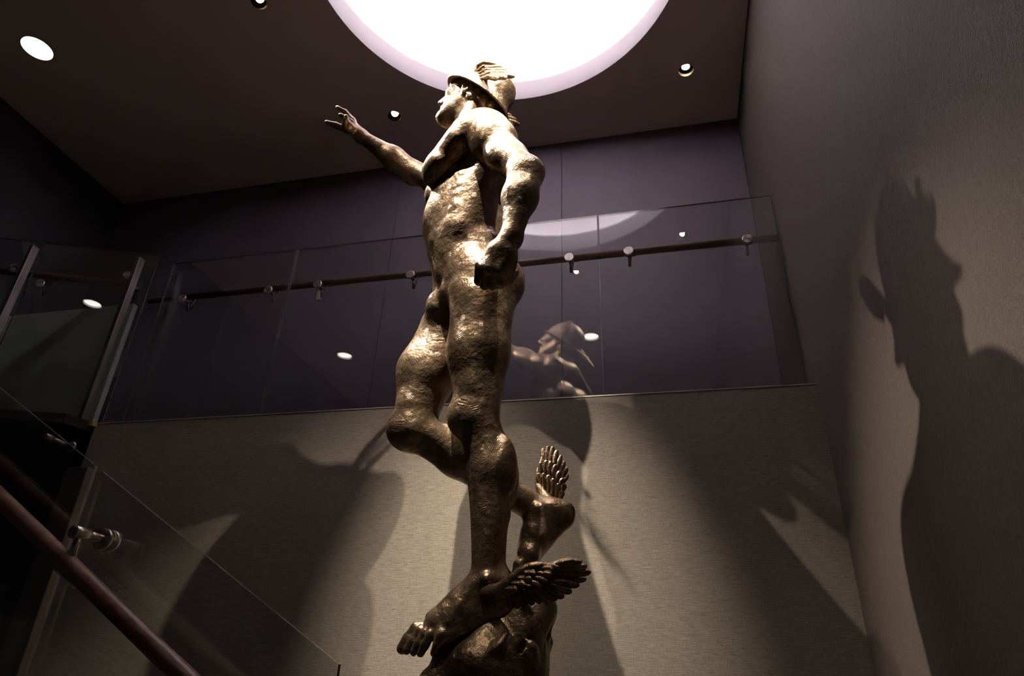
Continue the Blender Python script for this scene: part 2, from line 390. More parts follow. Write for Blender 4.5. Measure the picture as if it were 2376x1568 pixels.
bm = bmesh.new(); box(bm, p[0] - .050, p[0] + .034, 1.69, 1.720, p[2] - 1.15, p[2], .003); obj('bar', bm, M_POST, e)
dp = pix(236, 1250, y=SY - .02); e = empty('stair_rail_bracket', dp); tag(e, 'steel cylinder bracket holding the sloping stair handrail off the glass', 'bracket')
for nm, y0, y1, rr, mt in (('disc', SY + .008, SY + .022, .031, M_SPUN), ('washer', SY - .022, SY - .008, .031, M_STEEL), ('spindle', SY - .075, SY + .008, .013, M_STEEL), ('collar', SY - .125, SY - .07, .018, M_STEEL)):
    bm = bmesh.new(); lathe(bm, (dp[0], y0, dp[2]), (0, 1, 0), [(0, 0), (rr - .002, 0), (rr, .002), (rr, y1 - y0 - .002), (rr - .002, y1 - y0), (0, y1 - y0)], 28); obj(nm, bm, mt, e, True)
tt = (dp[0] - r0[0]) / rd[0]; rp = r0 + rd * tt
bm = bmesh.new(); tube(bm, [(dp[0], 1.55, dp[2]), (dp[0], 1.548, rp[2] + .02)], .010, 12); obj('stem', bm, M_STEEL, e, True)
bm = bmesh.new(); s0 = rp - rd * .05 - np.array([0, 0, .03]); s1 = rp + rd * .05 - np.array([0, 0, .03]); tube(bm, [s0, s1], .007, 10); obj('saddle', bm, M_STEEL, e, True)
dp2 = pix(146, 1028, y=SY - .02); e = empty('stair_rail_bracket', dp2); tag(e, 'small dark steel bracket on the upper stair pane', 'bracket')
for nm, y0, y1, rr, mt in (('disc', SY + .008, SY + .016, .017, M_POST), ('spindle', SY - .06, SY + .008, .007, M_POST), ('collar', SY - .09, SY - .06, .010, M_POST)):
    bm = bmesh.new(); lathe(bm, (dp2[0], y0, dp2[2]), (0, 1, 0), [(0, 0), (rr - .002, 0), (rr, .002), (rr, y1 - y0), (0, y1 - y0)], 28); obj(nm, bm, mt, e, True)

# stair flight (below the picture) carrying the guard
st = empty('staircase', (-2.7, 1.0, FL)); tag(st, 'stone stair flight rising beside the statue well', 'stairs')
nos = lambda x: (r0[2] + (r0[0] - x) * SL) - .92
xs = -0.62; i = 0
while xs - .28 * (i + 1) > XL:
    x1 = xs - .28 * i; z = nos(x1)
    nbox('step', (x1 - .28, x1, .35, 1.60, max(FL, z - .20), max(z, FL + .05)), M_FLOOR, st); i += 1
bm = bmesh.new(); vs = []
for yy in (1.605, 1.685):
    for xx, zz in ((-0.70, nos(-0.70) - .28), (-0.70, nos(-0.70) + .02), (-4.75, nos(-4.75) + .02), (-4.75, nos(-4.75) - .28)): vs.append(bm.verts.new((xx, yy, max(zz, FL))))
for q in ((0, 1, 2, 3), (7, 6, 5, 4), (0, 4, 5, 1), (1, 5, 6, 2), (2, 6, 7, 3), (3, 7, 4, 0)): bm.faces.new([vs[k] for k in q])
obj('stringer', bm, M_DARK, st)
# ------------------------------------------------------------------ bronze statue
def bronze_mat(name, dark, light, rough=0.40, metal=0.75, rake=1.0):
    mt = mat(name, dark, rough, metal); t = NT(mt)
    mp = coords(t)
    n1 = t.n('ShaderNodeTexNoise', Scale=9.0, Detail=6.0, Roughness=0.6); t.l(mp, 0, n1, 'Vector')
    r = t.n('ShaderNodeValToRGB'); e = r.color_ramp.elements
    e[0].position = 0.32; e[0].color = (*dark, 1); e[1].position = 0.68; e[1].color = (*light, 1)
    t.l(n1, 'Fac', r, 'Fac'); t.l(r, 0, t.p, 'Base Color')
    # rake marks of the modelling tool: short combed strokes, each patch in its own direction
    nw = t.n('ShaderNodeTexNoise', Scale=16.0, Detail=2.0); t.l(mp, 0, nw, 'Vector')
    va = t.n('ShaderNodeVectorMath', operation='MULTIPLY_ADD'); t.l(nw, 'Color', va, 0)
    va.inputs[1].default_value = (0.016, 0.016, 0.016); t.l(mp, 0, va, 2)
    hs = []
    for sc, wsc, off in ((26.0, 62.0, 0.0), (41.0, 80.0, 3.7)):
        vo = t.n('ShaderNodeTexVoronoi', Scale=sc); ao = t.n('ShaderNodeVectorMath', operation='ADD'); ao.inputs[1].default_value = (off, off, off)
        t.l(va, 0, ao, 0); t.l(ao, 0, vo, 'Vector')
        sp = t.n('ShaderNodeSeparateColor'); t.l(vo, 'Color', sp, 0)
        an = t.n('ShaderNodeMath', operation='MULTIPLY'); an.inputs[1].default_value = 6.28; t.l(sp, 0, an, 0)
        ro = t.n('ShaderNodeVectorRotate', rotation_type='AXIS_ANGLE'); ro.inputs['Axis'].default_value = (0.5, 0.8, 0.3); t.l(va, 0, ro, 'Vector'); t.l(an, 0, ro, 'Angle')
        wv = t.n('ShaderNodeTexWave', Scale=wsc, Distortion=0.25, Detail=1.0); wv.bands_direction = 'X'; t.l(ro, 0, wv, 'Vector')
        gt = t.n('ShaderNodeMapRange'); gt.inputs['From Min'].default_value = 0.50; gt.inputs['From Max'].default_value = 0.80; t.l(sp, 1, gt, 'Value')
        ed = t.n('ShaderNodeMapRange'); ed.inputs["From Min"].default_value = 0.55; ed.inputs["From Max"].default_value = 0.30; t.l(vo, 'Distance', ed, 'Value')
        m1 = t.n('ShaderNodeMath', operation='MULTIPLY'); t.l(wv, 'Fac', m1, 0); t.l(gt, 0, m1, 1)
        m2 = t.n('ShaderNodeMath', operation='MULTIPLY'); t.l(m1, 0, m2, 0); t.l(ed, 0, m2, 1); hs.append(m2)
    ad = t.n('ShaderNodeMath', operation='ADD'); t.l(hs[0], 0, ad, 0); t.l(hs[1], 0, ad, 1)
    n4 = t.n('ShaderNodeTexNoise', Scale=34.0, Detail=4.0, Roughness=0.55); t.l(mp, 0, n4, 'Vector')
    b1 = t.n('ShaderNodeBump', Strength=0.34 * rake, Distance=0.002); t.l(ad, 0, b1, 'Height')
    b2 = t.n('ShaderNodeBump', Strength=0.55 * rake, Distance=0.010); t.l(n4, 'Fac', b2, 'Height'); t.l(b1, 0, b2, 'Normal')
    t.l(b2, 0, t.p, 'Normal')
    rr = t.n('ShaderNodeMapRange'); rr.inputs['To Min'].default_value = rough - 0.08; rr.inputs['To Max'].default_value = rough + 0.12
    t.l(n4, 'Fac', rr, 'Value'); t.l(rr, 0, t.p, 'Roughness')
    return mt

M_BRONZE = bronze_mat('bronze', (0.105, 0.066, 0.041), (0.335, 0.242, 0.162), 0.31, 0.80)
M_ROCK = bronze_mat('bronze_rock', (0.075, 0.050, 0.030), (0.20, 0.14, 0.085), 0.40, 0.8, 1.4)

class Field:
    def __init__(s, lo, hi, h):
        s.lo = np.array(lo, float); s.h = h
        s.n = np.ceil((np.array(hi) - s.lo) / h).astype(int) + 1
        s.a = np.full(s.n, 0.5, np.float32)
    def region(s, blo, bhi):
        i0 = np.clip(np.floor((blo - s.lo) / s.h).astype(int), 0, s.n - 1)
        i1 = np.clip(np.ceil((bhi - s.lo) / s.h).astype(int) + 1, 1, s.n)
        ax = [(s.lo[d] + s.h * np.arange(i0[d], i1[d])).astype(np.float32) for d in range(3)]
        return tuple(slice(i0[d], i1[d]) for d in range(3)), ax
    def comb(s, sl, d, k, sub):
        a = s.a[sl]
        if sub:
            d = -d; hh = np.maximum(k - np.abs(a - d), 0) / k if k > 0 else 0
            s.a[sl] = np.maximum(a, d) + hh * hh * k * 0.25
        else:
            hh = np.maximum(k - np.abs(a - d), 0) / k if k > 0 else 0
            s.a[sl] = np.minimum(a, d) - hh * hh * k * 0.25
    def cone(s, a, b, ra, rb, k=0.03, flat=None, sub=False):
        a = np.array(a, float); b = np.array(b, float); R = max(ra, rb) + k + 0.03
        if flat is not None: R *= max(1.0, flat[1])
        sl, ax = s.region(np.minimum(a, b) - R, np.maximum(a, b) + R)
        P = np.stack(np.meshgrid(*ax, indexing='ij'), -1) - a.astype(np.float32)
        ba = b - a
        if flat is not None:
            nrm = np.array(flat[0], float); nrm -= ba * (nrm @ ba) / max(ba @ ba, 1e-9); nrm /= np.linalg.norm(nrm)
            P = P + (P @ nrm.astype(np.float32))[..., None] * nrm.astype(np.float32) * (1 / flat[1] - 1)
        L = ba @ ba
        tt = np.clip((P @ ba.astype(np.float32)) / L, 0, 1)
        q = P - tt[..., None] * ba.astype(np.float32)
        d = np.sqrt((q * q).sum(-1)) - (ra + (rb - ra) * tt)
        if flat is not None: d = d * min(1.0, flat[1])
        s.comb(sl, d, k, sub)
    def ell(s, c, axes, r, k=0.03, sub=False):
        c = np.array(c, float); A = np.array(axes, float); r = np.array(r, float)
        ext = np.sqrt(((A * r[:, None]) ** 2).sum(0)) + k + 0.02
        sl, ax = s.region(c - ext, c + ext)
        P = np.stack(np.meshgrid(*ax, indexing='ij'), -1) - c.astype(np.float32)
        Q = P @ A.T.astype(np.float32)
        k0 = np.sqrt(((Q / r.astype(np.float32)) ** 2).sum(-1)); k1 = np.sqrt(((Q / (r * r).astype(np.float32)) ** 2).sum(-1)) + 1e-9
        s.comb(sl, k0 * (k0 - 1) / k1, k, sub)
    def ball(s, c, r, k=0.02, sub=False):
        s.ell(c, np.eye(3), (r, r, r), k, sub)
    def chain(s, pts, rs, k=0.02, flat=None):
        for i in range(len(pts) - 1): s.cone(pts[i], pts[i + 1], rs[i], rs[i + 1], k, flat)
    def mesh(s, name, smooth=1):
        a = s.a; ins = a < 0
        c = np.zeros(np.array(a.shape) - 1, np.uint8)
        for dx in (0, 1):
            for dy in (0, 1):
                for dz in (0, 1):
                    c += ins[dx:a.shape[0] - 1 + dx, dy:a.shape[1] - 1 + dy, dz:a.shape[2] - 1 + dz]
        idx = np.argwhere((c > 0) & (c < 8)); N = len(idx)
        vid = np.full(c.shape, -1, np.int32); vid[idx[:, 0], idx[:, 1], idx[:, 2]] = np.arange(N)
        off = np.array([(x, y, z) for x in (0, 1) for y in (0, 1) for z in (0, 1)])
        val = np.stack([a[idx[:, 0] + o[0], idx[:, 1] + o[1], idx[:, 2] + o[2]] for o in off], 1)
        acc = np.zeros((N, 3)); cnt = np.zeros(N)
        for i in range(8):
            for j in range(i + 1, 8):
                if np.abs(off[i] - off[j]).sum() != 1: continue
                m = (val[:, i] < 0) != (val[:, j] < 0)
                t = val[m, i] / (val[m, i] - val[m, j])
                acc[m] += off[i] + t[:, None] * (off[j] - off[i]); cnt[m] += 1
        v = s.lo + s.h * (idx + acc / cnt[:, None])
        faces = []
        for d in range(3):
            e1, e2 = (d + 1) % 3, (d + 2) % 3
            lo = [slice(None)] * 3; hi = [slice(None)] * 3; lo[d] = slice(0, -1); hi[d] = slice(1, None)
            A = ins[tuple(lo)]; B = ins[tuple(hi)]
            for sgn, m in ((1, A & ~B), (0, ~A & B)):
                q = np.argwhere(m); u1 = np.zeros(3, int); u1[e1] = 1; u2 = np.zeros(3, int); u2[e2] = 1
                ok = (q[:, e1] > 0) & (q[:, e2] > 0) & (q[:, e1] < a.shape[e1] - 1) & (q[:, e2] < a.shape[e2] - 1); q = q[ok]
                cs = [q - u1 - u2, q - u2, q, q - u1]
                f = np.stack([vid[k[:, 0], k[:, 1], k[:, 2]] for k in cs], 1)
                faces.append(f if sgn else f[:, ::-1])
        f = np.concatenate(faces)
        for _ in range(smooth):
            sm = np.zeros_like(v); n = np.zeros(N)
            for i in range(4):
                for j in ((i + 1) % 4, (i - 1) % 4):
                    np.add.at(sm, f[:, i], v[f[:, j]]); np.add.at(n, f[:, i], 1)
            v = v * 0.4 + 0.6 * sm / n[:, None]
        me = bpy.data.meshes.new(name)
        me.vertices.add(N); me.vertices.foreach_set('co', v.astype(np.float32).ravel())
        me.loops.add(f.size); me.loops.foreach_set('vertex_index', f.astype(np.int32).ravel())
        me.polygons.add(len(f)); me.polygons.foreach_set('loop_start', np.arange(0, f.size, 4, dtype=np.int32))
        me.polygons.foreach_set('use_smooth', np.ones(len(f), bool))
        me.update(calc_edges=True); me.validate()
        return me

def nrm(v): v = np.array(v, float); return v / np.linalg.norm(v)

class Fr:
    """local frame: forward, left, up"""
    def __init__(s, o, f, u):
        s.o = np.array(o, float); s.f = nrm(f); u = np.array(u, float)
        s.u = nrm(u - s.f * (u @ s.f)); s.l = np.cross(s.u, s.f); s.ax = np.array([s.f, s.l, s.u])
    def __call__(s, f, l, u): return s.o + s.f * f + s.l * l + s.u * u

VOX = 0.005
B = Field((-1.50, 1.40, -0.16), (-0.16, 2.44, 2.50), VOX)

# joints (heights and depths of a figure a little over life size standing on the rock)
SH_L = np.array([-0.562, 1.735, 1.812]); SH_R = np.array([-0.715, 2.130, 1.880])
HIP_L = np.array([-0.575, 1.845, 1.235]); HIP_R = np.array([-0.660, 2.020, 1.200])
KN_L = pix(1106, 968, y=1.865); AN_L = pix(1126, 1345, y=1.905)
KN_R = pix(958, 994, y=1.94); AN_R = pix(1250, 1190, y=2.17)
EL_L = pix(1219, 400, y=1.60); WR_L = pix(1186, 553, y=1.575)
EL_R = pix(962, 401, y=2.13); WR_R = pix(838, 316, y=2.00)
CH = Fr(np.array([-0.668, 1.91, 1.855]), (-0.90, -0.40, 0.10), (0.02, 0, 1))
PV = Fr((HIP_L + HIP_R) / 2, (-0.90, -0.43, 0.0), (0, 0, 1))
HD = Fr(pix(1096, 228, y=1.900), (-0.95, 0.02, 0.30), (0.3, 0, 0.95))

def torso():
    c, p = CH, PV
    B.ell(c(0.0, 0, -0.19), c.ax, (0.135, 0.175, 0.25), 0.05)
    B.ell(p(0.035, 0, 0.24), p.ax, (0.116, 0.152, 0.22), 0.08)
    for s in (-1, 1): B.ell(p(0.092, 0.070 * s, 0.175), p.ax, (0.062, 0.062, 0.105), 0.04)
    for s in (-1, 1): B.ell(p(0.065, 0.085 * s, 0.235), p.ax, (0.065, 0.065, 0.10), 0.04)
    B.cone(c(0.03, 0, -0.33), p(0.04, 0, 0.08), 0.105, 0.105, 0.06, flat=(p.l, 1.25))
    B.ell(p(0, 0, 0.04), p.ax, (0.12, 0.16, 0.14), 0.06)
    for s in (-1, 1):
        sh = SH_L if s > 0 else SH_R
        B.cone(c(0.055, 0.025 * s, -0.02), sh + c.u * 0.045 - c.l * 0.03 * s, 0.036, 0.048, 0.05)      # collar
        B.cone(c(-0.05, 0.03 * s, 0.10), sh + c.u * 0.02 - c.f * 0.03, 0.06, 0.06, 0.06)               # trapezius
        B.ell(sh + c.f * 0.012 * (1 + s), c.ax, (0.092, 0.085, 0.10), 0.05)                                               # deltoid
        B.cone(c(0.098, 0.052 * s, -0.085), c(0.050, 0.185 * s, -0.040), 0.068, 0.062, 0.025, flat=(c.f, 0.95))
        B.cone(c(0.122 - (0.02 if s < 0 else 0), 0.068 * s, -0.150), c(0.068, 0.185 * s, -0.080), 0.066, 0.058, 0.014, flat=(c.f, 0.95))
        B.ell(c(0.114 - (0.03 if s < 0 else 0), 0.100 * s, -0.155), c.ax, (0.062, 0.075, 0.055), 0.016)           # breast
        B.cone(c(-0.06, 0.16 * s, -0.14), c(-0.01, 0.125 * s, -0.42), 0.075, 0.045, 0.05)           # back muscle
        B.ell(c(-0.10, 0.09 * s, -0.13), c.ax, (0.06, 0.09, 0.11), 0.04)                          # shoulder blade
        B.cone(c(-0.10, 0.04 * s, -0.25), p(-0.09, 0.045 * s, 0.12), 0.05, 0.05, 0.04)             # spine erectors
        for j in range(4):                                                                     # ribs and serratus
            B.cone(c(0.085 - 0.012 * j, 0.105 * s, -0.265 - 0.045 * j), c(0.02, 0.160 * s, -0.225 - 0.045 * j), 0.020, 0.021, 0.014)
        for j, (u, rr) in enumerate([(-0.285, 0.036), (-0.36, 0.038), (-0.44, 0.040)]):          # abdominals
            B.ell(c(0.086 - 0.016 * j, 0.040 * s, u), c.ax, (0.040, 0.044, rr + 0.001), 0.016)
        B.ell(p(0.118, 0.036 * s, 0.095), p.ax, (0.045, 0.042, 0.075), 0.02)
        B.ell(p(0.030, 0.116 * s, 0.165), p.ax, (0.082, 0.052, 0.070), 0.012)                      # oblique over the hip
        B.cone(p(0.05, 0.135 * s, 0.09), p(0.112, 0.055 * s, -0.02), 0.034, 0.030, 0.016)              # iliac fold
        B.ell(p(-0.055 + (0.03 if s < 0 else 0), 0.085 * s, 0.030), p.ax, (0.098, 0.088, 0.100), 0.035)                    # buttock
    B.cone(c(0.165, 0, -0.10), c(0.15, 0, -0.26), 0.010, 0.010, 0.03, sub=True)                    # breastbone furrow
    B.cone(c(0.142, 0, -0.28), p(0.158, 0, 0.12), 0.006, 0.006, 0.02, sub=True)                   # linea alba
    B.ball(p(0.142, 0, 0.165), 0.010, 0.015, sub=True)
    B.cone(c(-0.165, 0, -0.05), c(-0.12, 0, -0.5), 0.012, 0.012, 0.04, sub=True)                   # spine furrow
    B.ell(p(0.135, 0.0, -0.045), p.ax, (0.045, 0.042, 0.055), 0.03)

def leg(hip, knee, ank, fwd, side, r=1.0, bow=0.0, front=0.0, ham=1.0):
    d = nrm(knee - hip); f = nrm(fwd - d * (np.array(fwd) @ d)); l = np.cross(d, f) * -1.0  # outward handled by sign
    l = np.cross(-d, f) * 1.0
    T = lambda t, a, b: hip + (knee - hip) * t + f * (a + front * math.sin(math.pi * min(max(t, 0), 1))) + l * b * side
    B.cone(T(0.0, 0, 0), T(0.55, 0.005, 0.0), 0.108 * r, 0.098 * r, 0.06)
    B.cone(T(0.55, 0.005, 0), T(1.0, 0, 0), 0.098 * r, 0.066 * r, 0.04)
    B.cone(T(0.12, 0.045, 0.02), T(0.86, 0.030, 0.0), 0.068 * r, 0.040 * r, 0.012)                  # rectus
    B.cone(T(0.2, 0.01, 0.06), T(0.84, 0.012, 0.04), 0.064 * r, 0.036 * r, 0.012)                   # vastus lateralis
    B.ell(T(0.84, 0.028, -0.038), np.array([f, l, d]), (0.042, 0.038, 0.075), 0.012)          # vastus medialis
    B.cone(T(0.2, -0.036, 0.0), T(0.9, -0.025 * ham, 0.025), 0.066 * r, 0.036 * r * ham, 0.035)                # hamstring
    B.cone(T(0.03, 0.01, -0.05), T(0.6, -0.01, -0.035), 0.07 * r, 0.05 * r, 0.04)                  # adductors
    e = nrm(ank - knee); fs = nrm(f - e * (f @ e)) if abs(f @ e) < 0.9 else nrm(-d - e * (-d @ e)); 
    bend = d @ e
    if bend < 0.7: fs = nrm(d - e * (d @ e))
    ls = np.cross(-e, fs)
    K = lambda t, a, b: knee + (ank - knee) * t + fs * (a - bow * math.sin(math.pi * min(t, 1) ** 0.8)) + ls * b * side
    B.ell(knee + (f + fs) * 0.02, np.array([nrm(f + fs), ls, np.cross(nrm(f + fs), ls)]), (0.056, 0.058, 0.066), 0.03)
    B.ell(knee + nrm(f + fs) * 0.062, np.array([nrm(f + fs), ls, np.cross(nrm(f + fs), ls)]), (0.024, 0.032, 0.036), 0.010)   # kneecap
    B.cone(K(0, 0, 0), K(0.35, 0.0, 0), 0.062, 0.060, 0.03)
    B.cone(K(0.35, 0, 0), K(1.0, 0, 0), 0.060, 0.040, 0.03)
    B.cone(K(0.12, -0.020 * ham, -0.026), K(0.62, -0.020, -0.018), 0.046 * ham, 0.040, 0.03)                # calf, inner head
    B.ell(K(0.35, -0.044, -0.020), np.array([fs, ls, e]), (0.048, 0.042, 0.120), 0.012)
    B.ell(K(0.33, -0.040, 0.026), np.array([fs, ls, e]), (0.042, 0.040, 0.095), 0.012)
    B.cone(K(0.06, 0.035, -0.004), K(0.85, 0.022, 0.0), 0.024, 0.017, 0.010)                        # shin bone
    B.cone(K(0.10, 0.022, 0.032), K(0.7, 0.016, 0.016), 0.027, 0.016, 0.010)                        # tibialis
    B.cone(K(0.55, -0.034, 0), K(1.02, -0.040, 0), 0.019, 0.015, 0.012)                             # achilles
    B.ell(K(1.0, 0.0, 0.042), np.eye(3), (0.018, 0.018, 0.018), 0.015)
    B.ell(K(0.97, 0.002, -0.042), np.eye(3), (0.019, 0.019, 0.019), 0.015)
    return f, fs

def foot(ank, toe_dir, up, side, curl=0.25, heel_len=0.075, ball_d=0.155, k=1.0):
    """toe_dir: from heel to toes along the sole; up: instep side"""
    F = Fr(ank, toe_dir, up)
    Q = lambda a, b, c: F(a * k, b * k * side, c * k)       # b>0 is the little-toe side
    B.ell(Q(-0.055, 0.0, -0.055), F.ax, (0.048, 0.040, 0.045), 0.03)                             # heel
    B.cone(Q(-0.03, 0, -0.02), Q(0.06, -0.008, -0.035), 0.044, 0.040, 0.03)
    B.cone(Q(-0.04, 0.012, -0.07), Q(0.11, 0.030, -0.080), 0.030, 0.026, 0.03)                     # outer edge
    B.cone(Q(0.02, -0.008, -0.012), Q(0.13, -0.020, -0.066), 0.036, 0.030, 0.03)                    # instep
    B.ell(Q(0.06, 0.006, -0.052), F.ax, (0.085 * k, 0.036 * k, 0.034 * k), 0.03)
    B.cone(Q(0.13, -0.034, -0.078), Q(0.125, 0.036, -0.084), 0.028, 0.021, 0.03)                    # ball
    for j in range(5):
        b0 = -0.040 + 0.0205 * j; a0 = 0.145 - 0.007 * j - (0.012 if j == 4 else 0)
        ln = [0.075, 0.072, 0.064, 0.056, 0.046][j]; r = [0.0185, 0.0135, 0.0128, 0.0122, 0.0122][j]
        p0 = Q(a0 - 0.02, b0, -0.078); p1 = Q(a0 + ln * 0.45, b0 * 1.08, -0.074); p2 = Q(a0 + ln * 0.75, b0 * 1.10, -0.084 - curl * 0.03); p3 = Q(a0 + ln, b0 * 1.10, -0.092 - curl * 0.06)
        B.chain([p0, p1, p2, p3], [r, r * 0.95, r * 0.98, r * 0.9], 0.008)
        B.cone(Q(0.03, b0 * 0.35, 0.005), Q(a0, b0, -0.052), 0.007, 0.008, 0.014)                   # tendons
    return F

def arm(sh, el, wr, bicep_dir, r=1.0):
    d = nrm(el - sh); f = nrm(np.array(bicep_dir) - d * (np.array(bicep_dir) @ d)); l = np.cross(d, f)
    A = lambda t, a, b: sh + (el - sh) * t + f * a + l * b
    B.cone(A(0.0, 0, 0), A(1.0, 0, 0), 0.060 * r, 0.046 * r, 0.04)
    B.ell(A(0.58, 0.026, 0), np.array([f, l, d]), (0.050 * r, 0.048 * r, 0.100), 0.008)                # biceps
    B.ell(A(0.5, -0.030, 0.012), np.array([f, l, d]), (0.046 * r, 0.050 * r, 0.125), 0.008)             # triceps
    B.ell(A(0.18, 0.0, 0.0), np.array([f, l, d]), (0.080 * r, 0.080 * r, 0.115), 0.010)                 # deltoid cap
    B.ball(el - f * 0.025, 0.034 * r, 0.02)
    e = nrm(wr - el); fe = nrm(f - e * (f @ e)); le = np.cross(e, fe)
    W = lambda t, a, b: el + (wr - el) * t + fe * a + le * b
    B.cone(W(0, 0, 0), W(0.4, 0, 0), 0.046 * r, 0.050 * r, 0.03)
    B.cone(W(0.4, 0, 0), W(1.0, 0, 0), 0.050 * r, 0.030 * r, 0.03, flat=(fe, 0.9))
    B.ell(W(0.25, 0.018, 0.022), np.array([fe, le, e]), (0.036, 0.036, 0.10), 0.008)
    B.ell(W(0.28, -0.012, -0.022), np.array([fe, le, e]), (0.036, 0.034, 0.11), 0.008)
    B.cone(W(0.45, 0.026, 0.005), W(0.95, 0.016, 0.005), 0.009, 0.007, 0.008)
    B.cone(W(0.35, 0.0, 0.040), W(0.9, 0.0, 0.022), 0.010, 0.009, 0.010)

def head():
    h = HD
    B.ell(h(-0.02, 0, 0.035), h.ax, (0.118, 0.092, 0.112), 0.03)
    B.ell(h(0.045, 0, -0.035), h.ax, (0.068, 0.070, 0.105), 0.03)
    for s in (-1, 1):
        B.cone(h(-0.005, 0.060 * s, -0.070), h(0.075, 0.026 * s, -0.128), 0.026, 0.022, 0.03)        # jaw line
        B.ell(h(0.070, 0.052 * s, -0.028), h.ax, (0.026, 0.022, 0.020), 0.02)                      # cheekbone
        B.ell(h(0.104, 0.034 * s, 0.004), h.ax, (0.020, 0.020, 0.015), 0.012, sub=True)            # eye socket
        B.ball(h(0.088, 0.034 * s, 0.003), 0.016, 0.006)
        B.cone(h(0.106, 0.012 * s, 0.024), h(0.090, 0.052 * s, 0.022), 0.010, 0.008, 0.012)         # brow
        B.ell(h(-0.022, 0.094 * s, -0.032), h.ax, (0.026, 0.016, 0.040), 0.004)                    # ear
        B.ell(h(-0.016, 0.108 * s, -0.028), h.ax, (0.015, 0.012, 0.026), 0.004, sub=True)
        B.cone(h(-0.060, 0.060 * s, -0.085), CH(0.085, 0.022 * s, 0.035), 0.026, 0.022, 0.010)       # neck cord
        for j in range(9):                                                                       # curls under the helmet
            rr = random.Random(j * 3 + s); B.ball(h(-0.045 - 0.011 * j + rr.uniform(-.01, .01), (0.087 - 0.004 * j) * s, -0.035 - 0.05 * rr.random()), 0.014 + 0.006 * rr.random(), 0.006)
        for j in range(4):
            B.ball(h(0.002, 0.076 * s, 0.000 - 0.014 * j), 0.010, 0.010)
        B.ball(h(0.118, 0.013 * s, -0.049), 0.010, 0.008)                                         # nostril wing
    B.cone(h(0.112, 0, 0.018), h(0.137, 0, -0.040), 0.010, 0.014, 0.012)                             # nose
    B.ell(h(0.108, 0, -0.079), h.ax, (0.014, 0.026, 0.009), 0.010)
    B.ell(h(0.106, 0, -0.094), h.ax, (0.013, 0.022, 0.010), 0.008)
    B.ell(h(0.096, 0, -0.128), h.ax, (0.024, 0.028, 0.022), 0.02)                                   # chin
    B.cone(h(0.02, 0, -0.10), h(0.08, 0, -0.125), 0.042, 0.026, 0.03)
    B.cone(CH(0.0, 0, 0.0), h(-0.035, 0, -0.07), 0.082, 0.072, 0.04)                                # neck
    B.ball(CH(0.085, 0, 0.10), 0.018, 0.03)

def fist(wr, d, palm, thumb_side):
    """closed hand: d along the hand, palm the way the fingers curl, thumb_side towards the index"""
    F = Fr(wr, d, thumb_side); P = np.array(palm, float); P = nrm(P - F.f * (P @ F.f) - F.u * (P @ F.u))
    q = lambda a, b, c: wr + (F.f * a + P * b + F.u * c) * 1.18
    B.cone(q(0, 0, 0), q(0.04, 0, 0.004), 0.030, 0.036, 0.03)
    B.cone(q(0.045, 0, 0.024), q(0.100, 0.004, 0.026), 0.026, 0.022, 0.02)
    B.cone(q(0.045, 0, -0.022), q(0.095, 0.004, -0.032), 0.026, 0.020, 0.02)
    B.cone(q(0.05, 0, 0), q(0.10, 0.0, 0), 0.028, 0.022, 0.02)
    B.ell(q(0.082, 0.026, 0.004), np.array([F.f, P, F.u]), (0.042, 0.034, 0.050), 0.02)
    B.cone(q(0.06, 0.012, -0.026), q(0.096, 0.034, -0.030), 0.026, 0.022, 0.02)
    for j in range(4):
        c = 0.042 - 0.025 * j; a = 0.112 - 0.004 * abs(j - 1) - (0.008 if j == 3 else 0); r = [0.0145, 0.015, 0.0142, 0.0125][j]; n = [0.9, 1.0, 0.95, 0.8][j]
        B.chain([q(a - 0.01, 0.0, c * 0.95), q(a + 0.022 * n, 0.034, c), q(a - 0.002, 0.062 * n, c * 0.97), q(a - 0.034, 0.056, c * 0.92)], [r * 1.1, r, r * 0.95, r * 0.85], 0.007)
    B.chain([q(0.025, 0.014, 0.034), q(0.055, 0.036, 0.056), q(0.088, 0.058, 0.046), q(0.105, 0.076, 0.028)], [0.021, 0.017, 0.015, 0.012], 0.01)

def open_hand(wr):
    k0 = {'thumb': [(828, 307, 1.99, .021), (803, 300, 1.98, .0165), (780, 291, 1.96, .0145), (758, 284, 1.94, .011)],
          'little': [(826, 297, 1.98, .016), (818, 279, 1.965, .0140), (801, 260, 1.955, .0120), (783, 249, 1.94, .0095)],
          'ring': [(824, 298, 1.97, .016), (814, 283, 1.93, .0140), (800, 273, 1.905, .0120), (790, 267, 1.89, .0100)],
          'middle': [(824, 304, 1.97, .016), (812, 292, 1.93, .0140), (803, 281, 1.90, .0125), (803, 270, 1.885, .0100)],
          'index': [(826, 307, 1.985, .016), (810, 300, 1.94, .0140), (800, 290, 1.91, .0125), (800, 279, 1.89, .0100)]}
    for nme, c in k0.items():
        pts = [pix(a, b, y=y) for a, b, y, _ in c]
        B.cone(wr, pts[0], 0.026, c[0][3] * 1.1, 0.016)
        B.chain(pts, [q[3] for q in c], 0.008)

